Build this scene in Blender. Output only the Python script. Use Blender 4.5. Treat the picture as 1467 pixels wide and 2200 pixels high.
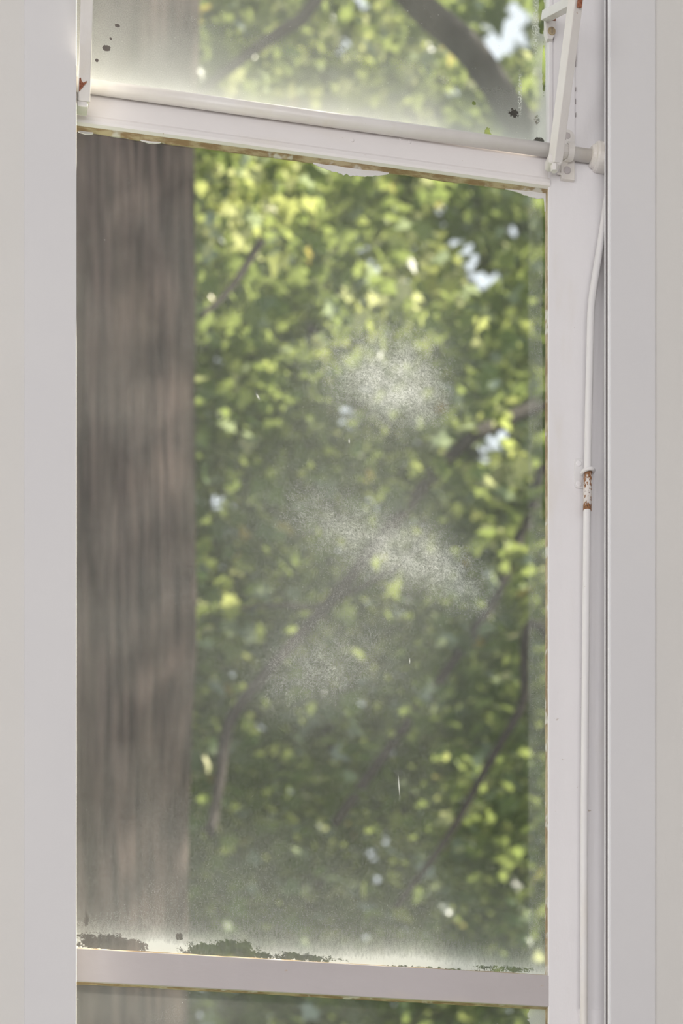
import bpy, bmesh, math, random
import numpy as np
from mathutils import Vector, Matrix, noise as mnoise

for o in list(bpy.data.objects):
    bpy.data.objects.remove(o, do_unlink=True)
scene = bpy.context.scene
COL = scene.collection

# ------------------------------------------------------------------ camera
# The window wall is the plane y = 0 (room at y < 0, garden at y > 0).
F_PX, CX, HORIZON = 4400.0, 733.5, 3341.0
YAW = math.radians(11.24)
FWD = Vector((math.sin(YAW), math.cos(YAW), 0))
RGT = Vector((math.cos(YAW), -math.sin(YAW), 0))
CAM = Vector((0, 0, 1.5)) - 3.55 * FWD
cam_data = bpy.data.cameras.new('camera')
cam = bpy.data.objects.new('camera', cam_data)
COL.objects.link(cam)
cam.location = CAM
cam.rotation_euler = (math.pi / 2, 0, -YAW)
cam_data.sensor_fit = 'VERTICAL'
cam_data.sensor_height = 36.0
cam_data.lens = F_PX / 2200 * 36
cam_data.shift_y = (HORIZON - 1100) / 2200
cam_data.clip_end = 400
cam_data.dof.use_dof = True
cam_data.dof.focus_distance = 3.53
cam_data.dof.aperture_fstop = 3.2
cam_data.dof.aperture_blades = 9
scene.camera = cam

# ------------------------------------------------------------------ sky, sun, room daylight, exposure
world = bpy.data.worlds.new('sky')
scene.world = world
world.use_nodes = True
bg = world.node_tree.nodes['Background']
bg.inputs['Color'].default_value = (0.88, 0.94, 1.0, 1)
bg.inputs['Strength'].default_value = 1.25

def add_sun(direction_from, strength, color, angle):
    d = bpy.data.lights.new('sun', 'SUN')
    d.energy, d.color, d.angle = strength, color, angle
    o = bpy.data.objects.new('sun', d)
    COL.objects.link(o)
    o.rotation_euler = Vector(direction_from).to_track_quat('Z', 'Y').to_euler()
    o.location = (6, 4, 14)
SUN_DIR = Vector((0.75, 0.13, 0.72)).normalized()
add_sun(SUN_DIR, 17.0, (1.0, 0.93, 0.78), math.radians(1.0))

def area(name, loc, aim, sx, sy, energy, color):
    d = bpy.data.lights.new(name, 'AREA')
    d.shape, d.size, d.size_y, d.energy, d.color = 'RECTANGLE', sx, sy, energy, color
    o = bpy.data.objects.new(name, d)
    COL.objects.link(o)
    o.location = loc
    o.rotation_euler = (Vector(loc) - Vector(aim)).to_track_quat('Z', 'Y').to_euler()
# daylight of the tall windows in the wall behind the photographer
area('room_daylight', (-0.9, -6.7, 2.75), (-0.6, 0, 3.2), 5.2, 2.5, 121, (0.985, 0.982, 1.0))
# added side light, no window there; brightens faces turned to the left
area('side_fill', (-3.5, -3.7, 3.1), (0.3, -0.2, 3.1), 1.5, 2.6, 62, (0.985, 0.985, 1.0))

vs = scene.view_settings
scene.display_settings.display_device = 'sRGB'
vs.view_transform, vs.look, vs.exposure, vs.gamma = 'Standard', 'None', 0.0, 1.0
vs.use_curve_mapping = False

# ------------------------------------------------------------------ pixel -> place on the plane y = const
def W(px, py, y=0.0):
    d = FWD + ((px - CX) / F_PX) * RGT + Vector((0, 0, (HORIZON - py) / F_PX))
    t = (y - CAM.y) / d.y
    return CAM + d * t
def WX(px, y=0.0): return W(px, 1000, y).x
def WZ(px, py, y=0.0): return W(px, py, y).z
def project(P):                       # arrays of points -> pixels
    q = P - np.array(CAM)
    dep = q @ np.array(FWD)
    return CX + F_PX * (q @ np.array(RGT)) / dep, HORIZON - F_PX * q[:, 2] / dep

# ------------------------------------------------------------------ node helpers
class V:
    """socket wrapper with arithmetic that lays down Math nodes"""
    def __init__(s, g, sock): s.g, s.k = g, sock
    def __add__(s, o): return s.g.m('ADD', s, o)
    __radd__ = __add__
    def __sub__(s, o): return s.g.m('SUBTRACT', s, o)
    def __rsub__(s, o): return s.g.m('SUBTRACT', o, s)
    def __mul__(s, o): return s.g.m('MULTIPLY', s, o)
    __rmul__ = __mul__
    def __truediv__(s, o): return s.g.m('DIVIDE', s, o)
    def __pow__(s, o): return s.g.m('POWER', s, o)
class G:
    def __init__(s, name):
        s.mat = bpy.data.materials.new(name)
        s.mat.use_nodes = True
        s.t = s.mat.node_tree
        s.t.nodes.clear()
        s.out = s.t.nodes.new('ShaderNodeOutputMaterial')
    def put(s, sock, v):
        if isinstance(v, V): s.t.links.new(v.k, sock)
        elif v is not None:
            if isinstance(v, tuple) and len(v) == 3 and sock.type == 'RGBA': v = v + (1,)
            sock.default_value = v
    def m(s, op, a, b=None, c=None):
        n = s.t.nodes.new('ShaderNodeMath'); n.operation = op
        s.put(n.inputs[0], a)
        if b is not None: s.put(n.inputs[1], b)
        if c is not None: s.put(n.inputs[2], c)
        return V(s, n.outputs[0])
    def clamp(s, a): 
        n = s.t.nodes.new('ShaderNodeClamp'); s.put(n.inputs[0], a); return V(s, n.outputs[0])
    def step(s, a, lo, hi, to0=0.0, to1=1.0):
        n = s.t.nodes.new('ShaderNodeMapRange'); n.interpolation_type = 'SMOOTHSTEP'
        s.put(n.inputs[0], a); s.put(n.inputs[1], lo); s.put(n.inputs[2], hi)
        s.put(n.inputs[3], to0); s.put(n.inputs[4], to1)
        return V(s, n.outputs[0])
    def coord(s):
        n = s.t.nodes.new('ShaderNodeTexCoord'); return V(s, n.outputs['Object'])
    def sep(s, v):
        n = s.t.nodes.new('ShaderNodeSeparateXYZ'); s.put(n.inputs[0], v)
        return [V(s, q) for q in n.outputs]
    def comb(s, x, y, z):
        n = s.t.nodes.new('ShaderNodeCombineXYZ')
        for i, q in enumerate((x, y, z)): s.put(n.inputs[i], q)
        return V(s, n.outputs[0])
    def noise(s, vec, scale=5, detail=3, rough=0.5, dist=0.0):
        n = s.t.nodes.new('ShaderNodeTexNoise')
        s.put(n.inputs['Vector'], vec); s.put(n.inputs['Scale'], float(scale))
        n.inputs['Detail'].default_value = detail; n.inputs['Roughness'].default_value = rough
        n.inputs['Distortion'].default_value = dist
        return V(s, n.outputs['Fac'])
    def voro(s, vec, scale, feature='F1', out='Distance'):
        n = s.t.nodes.new('ShaderNodeTexVoronoi'); n.feature = feature
        s.put(n.inputs['Vector'], vec); n.inputs['Scale'].default_value = scale
        return V(s, n.outputs[out])
    def mixc(s, f, a, b):
        n = s.t.nodes.new('ShaderNodeMix'); n.data_type = 'RGBA'
        s.put(n.inputs[0], f); s.put(n.inputs[6], a); s.put(n.inputs[7], b)
        return V(s, n.outputs[2])
    def scale(s, vec, xyz):
        n = s.t.nodes.new('ShaderNodeMapping'); s.put(n.inputs[0], vec); n.inputs['Scale'].default_value = xyz
        return V(s, n.outputs[0])
    def bump(s, h, strength, dist):
        n = s.t.nodes.new('ShaderNodeBump'); n.inputs['Strength'].default_value = strength
        n.inputs['Distance'].default_value = dist; s.put(n.inputs['Height'], h)
        return V(s, n.outputs[0])
    def attr(s, name):
        n = s.t.nodes.new('ShaderNodeAttribute'); n.attribute_name = name
        return V(s, n.outputs['Color'])
    def principled(s, color, rough, normal=None, metallic=0.0, spec=0.5):
        n = s.t.nodes.new('ShaderNodeBsdfPrincipled')
        s.put(n.inputs['Base Color'], color); s.put(n.inputs['Roughness'], rough)
        n.inputs['Metallic'].default_value = metallic; n.inputs['Specular IOR Level'].default_value = spec
        if normal: s.put(n.inputs['Normal'], normal)
        return V(s, n.outputs[0])
    def shader(s, kind, color, rough=None):
        n = s.t.nodes.new(kind); s.put(n.inputs['Color'], color)
        if rough is not None: n.inputs['Roughness'].default_value = rough
        return V(s, n.outputs[0])
    def mixs(s, f, a, b):
        n = s.t.nodes.new('ShaderNodeMixShader'); s.put(n.inputs[0], f); s.put(n.inputs[1], a); s.put(n.inputs[2], b)
        return V(s, n.outputs[0])
    def done(s, sh):
        s.t.links.new(sh.k, s.out.inputs[0]); return s.mat

# ------------------------------------------------------------------ materials
def mat_plaster(name, c, c2, bump=0.12):
    g = G(name); p = g.coord()
    n = g.noise(p, 3.0, 4, 0.6); f = g.noise(p, 160, 3, 0.6)
    return g.done(g.principled(g.mixc(g.step(n, .35, .65), c, c2), 0.62, g.bump(f, bump, 0.002)))
def mat_paint(name, c, c2, stain, amount, rough=0.38, stretch=(1, 1, 1), bump=0.25):
    """old gloss paint: brush marks, yellowed patches and a few brown chips"""
    g = G(name); p = g.coord(); q = g.scale(p, stretch)
    big = g.noise(q, 7, 4, 0.6); fine = g.noise(q, 70, 4, 0.65); lump = g.noise(p, 28, 3, 0.5)
    chip = g.step(g.noise(g.scale(p, (1, 1, 1.6)), 46, 5, 0.7), 0.70 - amount, 0.735 - amount)
    yel = g.step(g.noise(q, 11, 3, 0.6), 0.52, 0.74)
    col = g.mixc(g.step(big, .3, .7), c, c2)
    col = g.mixc(yel * 0.35, col, (0.72, 0.64, 0.50))
    col = g.mixc(chip * 0.75, col, stain)
    return g.done(g.principled(col, rough, g.bump(fine * 0.5 + lump, bump, 0.003)))
M = {}
M['wall'] = mat_plaster('wall_plaster', (0.735, 0.715, 0.69), (0.75, 0.73, 0.705))
M['ceiling'] = mat_plaster('ceiling_plaster', (0.82, 0.81, 0.80), (0.85, 0.84, 0.83))
M['casing'] = mat_plaster('casing_paint', (0.735, 0.722, 0.735), (0.75, 0.737, 0.745), 0.05)
M['frame'] = mat_paint('frame_paint', (0.91, 0.885, 0.90), (0.88, 0.855, 0.87), (0.52, 0.43, 0.36), 0.005, 0.34, (1, 1, 0.25))
M['bar'] = mat_paint('bar_paint', (0.87, 0.83, 0.825), (0.82, 0.785, 0.78), (0.50, 0.38, 0.29), 0.015, 0.36, (0.3, 1, 1))
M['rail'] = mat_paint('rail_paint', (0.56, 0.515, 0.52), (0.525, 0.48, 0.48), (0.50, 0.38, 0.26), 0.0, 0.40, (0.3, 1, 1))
M['iron'] = mat_paint('ironmongery_paint', (0.84, 0.81, 0.79), (0.78, 0.74, 0.71), (0.48, 0.33, 0.24), 0.012, 0.30)
M['highlight'] = mat_plaster('edge_highlight_white', (0.93, 0.93, 0.95), (0.93, 0.93, 0.95), 0.0)
M['pipe'] = mat_paint('pipe_paint', (0.85, 0.83, 0.835), (0.82, 0.80, 0.805), (0.6, 0.52, 0.46), -0.02, 0.30, (1, 1, 0.2))
def mat_rusty():
    g = G('chipped_rusty_paint'); p = g.coord(); x, y, z = g.sep(p)
    z0 = WZ(1262, 1097, -.045); z1 = WZ(1262, 1010, -.045)
    low = g.step(z, z0, z0 + 0.026, 0.36, 0.03); top = g.step(z, z1 - 0.03, z1, 0.0, 0.16)
    n = g.noise(g.scale(p, (1, 1, .55)), 230, 4, .6)
    r = g.step(n + low + top, 0.575, 0.62)
    dk = g.step(g.noise(p, 420, 2, .5), .56, .64)
    rust = g.mixc(dk, (0.36, 0.17, 0.075), (0.10, 0.055, 0.04))
    return g.done(g.principled(g.mixc(r, (0.80, 0.75, 0.72), rust), 0.6, g.bump(r * -1.0, .5, .001)))
M['rusty'] = mat_rusty()
def mat_rust():
    g = G('bare_rust'); p = g.coord()
    return g.done(g.principled(g.mixc(g.step(g.noise(p, 260, 4, .6), .35, .65), (0.22, 0.06, 0.03), (0.38, 0.16, 0.09)), .8, g.bump(g.noise(p, 500), .5, .001)))
M['rust'] = mat_rust()
def mat_putty():
    g = G('old_putty'); p = g.coord()
    n = g.noise(g.scale(p, (.35, 1, .35)), 60, 5, .65); n2 = g.noise(p, 24, 3, .6)
    c = g.mixc(g.step(n, .38, .62), (0.30, 0.20, 0.11), (0.52, 0.43, 0.28))
    c = g.mixc(g.step(n2, .56, .66), c, (0.66, 0.62, 0.56))
    return g.done(g.principled(c, .75, g.bump(n, .6, .002)))
M['putty'] = mat_putty()
def mat_groove():
    g = G('dark_gap_grey'); p = g.coord()
    return g.done(g.principled(g.mixc(g.noise(p, 900, 2, .5), (0.10, 0.09, 0.10), (0.25, 0.22, 0.23)), .9))
M['gap'] = mat_groove()
def mat_bark():
    g = G('bark'); p = g.coord()
    a = g.noise(g.scale(p, (1, 1, .03)), 62, 5, .62); b = g.noise(g.scale(p, (1, 1, .35)), 4.0, 4, .6); c = g.noise(g.scale(p, (1, 1, .08)), 110, 3, .6)
    col = g.mixc(g.step(a, .38, .64), (0.030, 0.020, 0.0185), (0.145, 0.100, 0.091))
    col = g.mixc(g.step(b, .45, .72) * .5, col, (0.17, 0.130, 0.110))
    return g.done(g.principled(col, .9, g.bump(a * .8 + c * .4, .9, .03), spec=.2))
M['bark'] = mat_bark()
def mat_branch():
    g = G('dark_bark'); p = g.coord()
    a = g.noise(p, 20, 4, .6)
    return g.done(g.principled(g.mixc(a, (0.020, 0.015, 0.014), (0.058, 0.044, 0.040)), .9, g.bump(a, .8, .01), spec=.2))
M['branch'] = mat_branch()
def mat_leaf():
    g = G('leaf'); c = g.attr('tint'); p = g.coord()
    pr = g.principled(c, 0.32, None, spec=0.55)
    tr = g.shader('ShaderNodeBsdfTranslucent', g.mixc(0.5, c, (0.53, 0.60, 0.19)))
    return g.done(g.mixs(0.42, pr, tr))
M['leaf'] = mat_leaf()
def mat_grass():
    g = G('lawn'); p = g.coord()
    return g.done(g.principled(g.mixc(g.noise(p, 6, 5, .7), (0.035, 0.07, 0.015), (0.10, 0.15, 0.04)), .95))
M['grass'] = mat_grass()
def mat_floor():
    g = G('floorboards'); p = g.coord()
    n = g.noise(g.scale(p, (8, .6, 1)), 5, 4, .6)
    return g.done(g.principled(g.mixc(n, (0.42, 0.39, 0.36), (0.54, 0.50, 0.46)), .45))
M['floor'] = mat_floor()

# dusty glass: the dust film is a thin layer of pale powder with wipes, splashes and bare spots of its own
PXM = 3.5 / F_PX
def dusty_glass(name, build):
    g = G(name); p = g.coord(); x, y, z = g.sep(p)
    flat = g.comb(x, z, 0.0)
    def blob(px, py, rx, ry, power=1.0, ang=0.0):
        c = W(px, py)
        dx, dz = x - c.x, z - c.z
        if ang:
            ca, sa = math.cos(math.radians(ang)), math.sin(math.radians(ang))
            dx, dz = dx * ca + dz * sa, dz * ca - dx * sa
        a = dx / (rx * PXM); b = dz / (ry * PXM)
        q = a * a + b * b
        if power != 1.0: q = q ** power
        return g.m('POWER', 2.718, q * -1.0)
    grain = g.noise(flat, 520, 2, .7); grain2 = g.noise(g.comb(x, z * .35, 3.0), 260, 3, .7)
    specks = g.step(g.voro(flat, 90, 'F1', 'Distance'), .045, .09, 1.0, 0.0) * g.step(g.noise(flat, 17, 3, .6), .5, .62)
    specks2 = g.step(g.voro(g.comb(x, z, 5.0), 210, 'F1', 'Distance'), .07, .16, 1.0, 0.0) * g.step(g.noise(g.comb(x, z, 2.0), 30, 3, .6), .46, .62)
    cloud = g.noise(flat, 5.0, 4, .6)
    mask = build(g, x, z, flat, blob, cloud, grain, grain2, specks, specks2)
    mask = g.clamp(mask)
    dustc = (0.88, 0.88, 0.85)
    dust = g.mixs(0.40, g.shader('ShaderNodeBsdfDiffuse', dustc), g.shader('ShaderNodeBsdfTranslucent', dustc))
    clear = g.mixs(0.045, g.shader('ShaderNodeBsdfTransparent', (0.955, 0.975, 0.965)), g.shader('ShaderNodeBsdfGlossy', (1, 1, 1), 0.02))
    return g.done(g.mixs(mask, clear, dust))

def splash(g, x, z, blob, centres, seed):
    """dried spray: woolly patches whose hair-thin fibres point away from each drop"""
    total = None
    fine = g.noise(g.comb(x, z, seed), 210, 3, .7)
    lump = g.noise(g.comb(x, z, seed + 8.), 30, 4, .65)
    warp = (g.noise(g.comb(x, z, seed + 3.), 30, 3, .6) - .5)
    warp2 = (g.noise(g.comb(x, z, seed + 13.), 55, 3, .6) - .5)
    for k, (px, py, rx, ry, rot, w) in enumerate(centres):
        c = W(px, py); dx, dz = x - c.x, z - c.z
        r = g.m('SQRT', dx * dx + dz * dz + 2e-5)
        ux, uz = dx / r, dz / r
        fib = g.noise(g.comb(ux + warp * .8, uz + warp2 * .8, r * 6.0 + seed + k), 15, 5, .78)
        env = blob(px, py, rx, ry, .8, rot)
        a = env * ((g.step(fib, .36, .74) * .62 + g.step(fine, .35, .75) * .16) * g.step(lump, .30, .62, .35, 1.0) + .05) * w
        total = a if total is None else total + a
    return total

def build_main(g, x, z, flat, blob, cloud, grain, grain2, specks, specks2):
    zb = WZ(700, 2066); e = z - zb                    # height above the glazing bar
    xr = WX(1172); er = xr - x                        # distance from the right edge of the pane
    base = g.step(cloud, .30, .72, .035, .09)
    wide = blob(770, 1060, 270, 420) * .10 + blob(700, 1420, 280, 200) * .06 + blob(300, 1880, 420, 220) * .06 + blob(760, 1960, 480, 140) * .10
    s = (splash(g, x, z, blob, [(785, 790, 105, 75, 0, 1.0), (872, 800, 95, 80, 20, 1.2), (905, 855, 75, 50, -20, .9), (835, 848, 75, 50, 0, .9)], 1.7)
         + splash(g, x, z, blob, [(690, 1110, 110, 70, -20, .65), (785, 1165, 90, 60, -20, .9), (870, 1195, 85, 55, -15, .95), (960, 1215, 90, 60, -25, 1.2), (1000, 1270, 80, 45, -40, .8)], 4.1)
         + splash(g, x, z, blob, [(640, 1450, 100, 65, 20, .6), (730, 1430, 95, 65, 20, .55)], 9.3))
    wob = g.noise(g.comb(x * 1.0, z * .25, 7.0), 26, 4, .6)
    rise = e + (wob - .5) * .022
    low = g.m('POWER', 2.718, rise * -24.0) * .26 + (blob(380, 2025, 130, 60) + blob(880, 2055, 170, 60) + .55) * g.m('POWER', 2.718, rise * -55.0) * .95
    low = g.clamp(low)
    jag = (g.noise(g.comb(x * .8, z, 11.0), 70, 6, .8) - .5) * 2.2 + (g.noise(g.comb(x, z, 1.0), 260, 4, .75) - .5) * 1.0
    holes = (blob(225, 2026, 66, 22, 1.3) + blob(280, 2034, 36, 13, 1.3) + blob(440, 2048, 56, 24, 1.3) + blob(510, 2044, 48, 26, 1.3)
             + blob(640, 2058, 100, 13, 1.3) * .8 + blob(385, 2012, 9, 9, 2) * .8 + blob(185, 1975, 6, 18, 2) * .7 + blob(930, 2085, 150, 9, 2) * .7 + blob(1090, 2082, 90, 8, 2) * .6)
    open_ = g.step(holes + jag * 1.25 * g.step(holes, .02, .3), .44, .56)
    low = low * (1.0 - open_ * .92)
    side = g.step(er, .028, .036, .16, 0.0) * g.step(g.noise(g.comb(x, z * .3, 4.), 16, 3, .6), .3, .6, .4, 1.0)
    wipe = g.step(er - .006 - (g.noise(g.comb(x * .3, z, 2.), 14, 4, .7) - .5) * .012 , -.001, .002, 0.0, 1.0)
    lowwipe = g.step(z, WZ(1160, 1080), WZ(1160, 1160), 0.0, 1.0)
    m = (base + wide + side) * g.step(grain, .25, .75, .55, 1.45) * g.step(grain2, .3, .7, .82, 1.18) + s
    m = m * (1.0 - (1.0 - wipe) * (1.0 - lowwipe) * .85)
    clean = blob(300, 300, 200, 170) * .6
    m = m * (1.0 - clean)
    lspeck = blob(220, 380, 70, 120) + .25
    scratch = (blob(554, 852, 2.2, 6, 1, 30) + blob(857, 1688, 1.2, 18, 1, 4) + blob(750, 948, 1.5, 4) + blob(880, 1420, 1.0, 5)) * .8
    return m + low * g.step(grain2, .2, .6, .75, 1.05) + specks * lspeck * .7 + specks2 * .16 + scratch
def build_top(g, x, z, flat, blob, cloud, grain, grain2, specks, specks2):
    zb = WZ(690, 240); e = z - zb
    xr = WX(1172); er = xr - x
    base = g.step(cloud, .30, .72, .09, .20)
    rise = e + (g.noise(g.comb(x * .6, z * .2, 3.), 14, 3, .6) - .5) * .02
    low = g.clamp(g.m('POWER', 2.718, rise * -17.0) * .62)
    left = blob(230, 60, 190, 200) * .16
    side = g.step(er + (g.noise(g.comb(x, z * .6, 9.), 40, 4, .7) - .5) * .02, .0, .034, .55, 0.0)
    jag = (g.noise(g.comb(x, z, 11.0), 190, 4, .75) - .5) * 1.5
    holes = (blob(1103, 243, 13, 10, 1) + blob(1048, 284, 9, 12, 1) + blob(1018, 222, 5, 5, 2) + blob(1158, 303, 13, 9, 2) + blob(1153, 258, 8, 14, 2) * .6
             + blob(229, 103, 10, 7, 2) + blob(252, 55, 6, 4, 2) + blob(208, 130, 4, 4, 2) + blob(238, 83, 3, 3, 2) + blob(1163, 30, 8, 50, 2) + blob(1168, 150, 4, 60, 2))
    open_ = g.step(holes + jag * 1.3 * g.step(holes, .02, .3), .45, .55)
    streak = (blob(1117, 200, 5, 45, 2) + blob(1150, 60, 7, 60, 2)) * g.step(g.noise(flat, 330, 3, .7), .47, .6) * .7
    m = ((base + left) * g.step(grain, .25, .75, .8, 1.2) + low + side) * (1.0 - open_ * .95)
    return m + streak + specks2 * .22 + specks * .3
def build_low(g, x, z, flat, blob, cloud, grain, grain2, specks, specks2):
    base = g.step(cloud, .30, .72, .05, .14)
    flake = g.step(blob(1155, 2185, 26, 34, 2) + (g.noise(flat, 120, 4, .7) - .5), .45, .62) * .55
    return base * g.step(grain, .25, .75, .6, 1.4) + blob(300, 2170, 260, 90) * .12 + specks * .5 + specks2 * .16 + flake
M['glass_main'] = dusty_glass('dusty_glass_large', build_main)
M['glass_top'] = dusty_glass('dusty_glass_fanlight', build_top)
M['glass_low'] = dusty_glass('dusty_glass_low', build_low)
def mat_smear():
    g = G('white_paint_smear'); p = g.coord()
    n = g.noise(g.scale(p, (.12, 1, 1)), 160, 4, .7)
    return g.done(g.principled(g.mixc(n, (0.72, 0.70, 0.68), (0.82, 0.81, 0.80)), .5, g.bump(n, .5, .002)))
M['smear'] = mat_smear()

# ------------------------------------------------------------------ mesh helpers
def tag(o, label=None, cat=None, group=None, kind=None):
    if label: o['label'] = label
    if cat: o['category'] = cat
    if group: o['group'] = group
    if kind: o['kind'] = kind
    return o
def empty(name, loc):
    o = bpy.data.objects.new(name, None); COL.objects.link(o); o.location = loc
    o.empty_display_size = 0.05
    return o
def attach(o, parent):
    """child keeps world coordinates in its mesh data"""
    o.parent = parent
    root, off = parent, Vector((0, 0, 0))
    while root is not None:
        off += root.location if root.type == 'EMPTY' else Vector((0, 0, 0)); root = root.parent
    if parent.type == 'EMPTY': o.matrix_parent_inverse = Matrix.Translation(off).inverted()
    return o
def obj(name, bm, mat, parent=None, smooth=False):
    me = bpy.data.meshes.new(name)
    bmesh.ops.recalc_face_normals(bm, faces=bm.faces[:])
    bm.to_mesh(me); bm.free()
    me.materials.append(mat)
    if smooth:
        me.polygons.foreach_set('use_smooth', [True] * len(me.polygons))
    o = bpy.data.objects.new(name, me); COL.objects.link(o)
    if parent: attach(o, parent)
    return o
def bx(bm, x0, x1, y0, y1, z0, z1, bevel=0.0, seg=2):
    vs_ = [bm.verts.new((x, y, z)) for x in (x0, x1) for y in (y0, y1) for z in (z0, z1)]
    fs = [bm.faces.new([vs_[i] for i in q]) for q in ((0, 1, 3, 2), (4, 6, 7, 5), (0, 4, 5, 1), (2, 3, 7, 6), (0, 2, 6, 4), (1, 5, 7, 3))]
    if bevel:
        es = {e for f in fs for e in f.edges}
        bmesh.ops.bevel(bm, geom=list(es), offset=bevel, segments=seg, affect='EDGES', profile=.5)
    return bm
def bar(bm, a, b, up, w, t, bevel=0.0):
    """square bar from a to b; w along side, t along up"""
    a, b = Vector(a), Vector(b); d = (b - a).normalized(); up = Vector(up)
    s = d.cross(up).normalized(); u = s.cross(d).normalized()
    vs_ = [bm.verts.new(p + s * (i * w / 2) + u * (j * t / 2)) for p in (a, b) for i in (-1, 1) for j in (-1, 1)]
    fs = [bm.faces.new([vs_[i] for i in q]) for q in ((0, 1, 3, 2), (4, 6, 7, 5), (0, 4, 5, 1), (2, 3, 7, 6), (0, 2, 6, 4), (1, 5, 7, 3))]
    if bevel:
        es = {e for f in fs for e in f.edges}
        bmesh.ops.bevel(bm, geom=list(es), offset=bevel, segments=2, affect='EDGES', profile=.5)
    return bm
def tube(bm, pts, radii, seg=16, cap=True):
    pts = [Vector(p) for p in pts]
    if not hasattr(radii, '__len__'): radii = [radii] * len(pts)
    rings = []; ref = None
    for i, p in enumerate(pts):
        d = (pts[min(i + 1, len(pts) - 1)] - pts[max(i - 1, 0)]).normalized()
        if ref is None:
            ref = d.orthogonal().normalized()
        ref = (ref - d * ref.dot(d)).normalized()
        s = d.cross(ref)
        rings.append([bm.verts.new(p + (ref * math.cos(k * 2 * math.pi / seg) + s * math.sin(k * 2 * math.pi / seg)) * radii[i]) for k in range(seg)])
    for a, b in zip(rings, rings[1:]):
        for k in range(seg):
            bm.faces.new((a[k], a[(k + 1) % seg], b[(k + 1) % seg], b[k]))
    if cap:
        bm.faces.new(rings[0][::-1]); bm.faces.new(rings[-1])
    return bm
def lathe_x(bm, c, prof, seg=24):
    """profile [(x offset, radius)] around an axis parallel to x through c"""
    rings = [[bm.verts.new((c[0] + dx, c[1] + r * math.cos(2 * math.pi * k / seg), c[2] + r * math.sin(2 * math.pi * k / seg))) for k in range(seg)] for dx, r in prof]
    for a, b in zip(rings, rings[1:]):
        for k in range(seg): bm.faces.new((a[k], a[(k + 1) % seg], b[(k + 1) % seg], b[k]))
    bm.faces.new(rings[0][::-1]); bm.faces.new(rings[-1])
    return bm
def prism_xz(bm, poly, y0, y1, bevel=0.0):
    a = [bm.verts.new((x, y0, z)) for x, z in poly]; b = [bm.verts.new((x, y1, z)) for x, z in poly]
    fs = [bm.faces.new(a), bm.faces.new(b[::-1])]
    for i in range(len(poly)):
        j = (i + 1) % len(poly); fs.append(bm.faces.new((a[i], a[j], b[j], b[i])))
    if bevel:
        bmesh.ops.bevel(bm, geom=[e for e in fs[0].edges], offset=bevel, segments=2, affect='EDGES', profile=.5)
    return bm
def extrude_x(bm, prof, x0, x1, n=1):
    """profile [(y, z)] swept along x"""
    rings = [[bm.verts.new((x0 + (x1 - x0) * i / n, y, z)) for y, z in prof] for i in range(n + 1)]
    for a, b in zip(rings, rings[1:]):
        for k in range(len(prof)):
            j = (k + 1) % len(prof); bm.faces.new((a[k], a[j], b[j], b[k]))
    bm.faces.new(rings[0][::-1]); bm.faces.new(rings[-1])
    return bm
def spline(pts, n=10):
    P = [Vector(p) for p in pts]; P = [P[0] * 2 - P[1]] + P + [P[-1] * 2 - P[-2]]; out = []
    for i in range(1, len(P) - 2):
        for k in range(n):
            t = k / n; a, b, c, d = P[i - 1], P[i], P[i + 1], P[i + 2]
            out.append(.5 * ((2 * b) + (c - a) * t + (2 * a - 5 * b + 4 * c - d) * t * t + (3 * b - a - 3 * c + d) * t ** 3))
    out.append(P[-2]); return out
def dome(bm, c, r, h, seg=16):
    """flattened screw head on a face that looks to -y"""
    return tube(bm, [(c[0], c[1], c[2]), (c[0], c[1] - h * .55, c[2]), (c[0], c[1] - h * .9, c[2]), (c[0], c[1] - h, c[2])], [r, r * .96, r * .72, r * .3], seg)

# ------------------------------------------------------------------ room shell
R0, R1, RB, RH = -3.6, 3.2, -7.0, 5.4            # room: x range, back wall, height
Y_WALL, Y_CASE = -0.062, -0.066                  # face of the wall, face of the casings
xcl0, xcl1 = WX(52, Y_CASE), WX(164.5, Y_CASE)
xcr0, xcr1 = WX(1307, Y_CASE), WX(1408, Y_CASE)
Z0, Z1 = 0.95, 4.85
ol, orr = xcl0 + .02, xcr1 - .02                 # hole in the wall, hidden under the casings
bm = bmesh.new()
bx(bm, R0, ol, Y_WALL, 0.06, 0, RH); bx(bm, orr, R1, Y_WALL, 0.06, 0, RH)
bx(bm, ol, orr, Y_WALL, 0.06, 0, Z0 - .02); bx(bm, ol, orr, Y_WALL, 0.06, Z1 + .02, RH)
tag(obj('wall_front', bm, M['wall']), 'warm white plaster wall either side of the tall window', 'wall', kind='structure')
for nm, (a, b), lab in (('wall_left', (R0 - .1, R0), 'white side wall on the left of the room'), ('wall_right', (R1, R1 + .1), 'white side wall on the right of the room')):
    tag(obj(nm, bx(bmesh.new(), a, b, RB, 0.06, 0, RH), M['wall']), lab, 'wall', kind='structure')
tag(obj('wall_back', bx(bmesh.new(), R0, R1, RB - .1, RB, 0, RH), M['wall']), 'white wall behind the photographer', 'wall', kind='structure')
tag(obj('floor', bx(bmesh.new(), R0, R1, RB, 0.06, -.1, 0), M['floor']), 'wooden floor of the room', 'floor', kind='structure')
tag(obj('ceiling', bx(bmesh.new(), R0, R1, RB, 0.06, RH, RH + .1), M['ceiling']), 'white ceiling of the room', 'ceiling', kind='structure')
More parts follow.
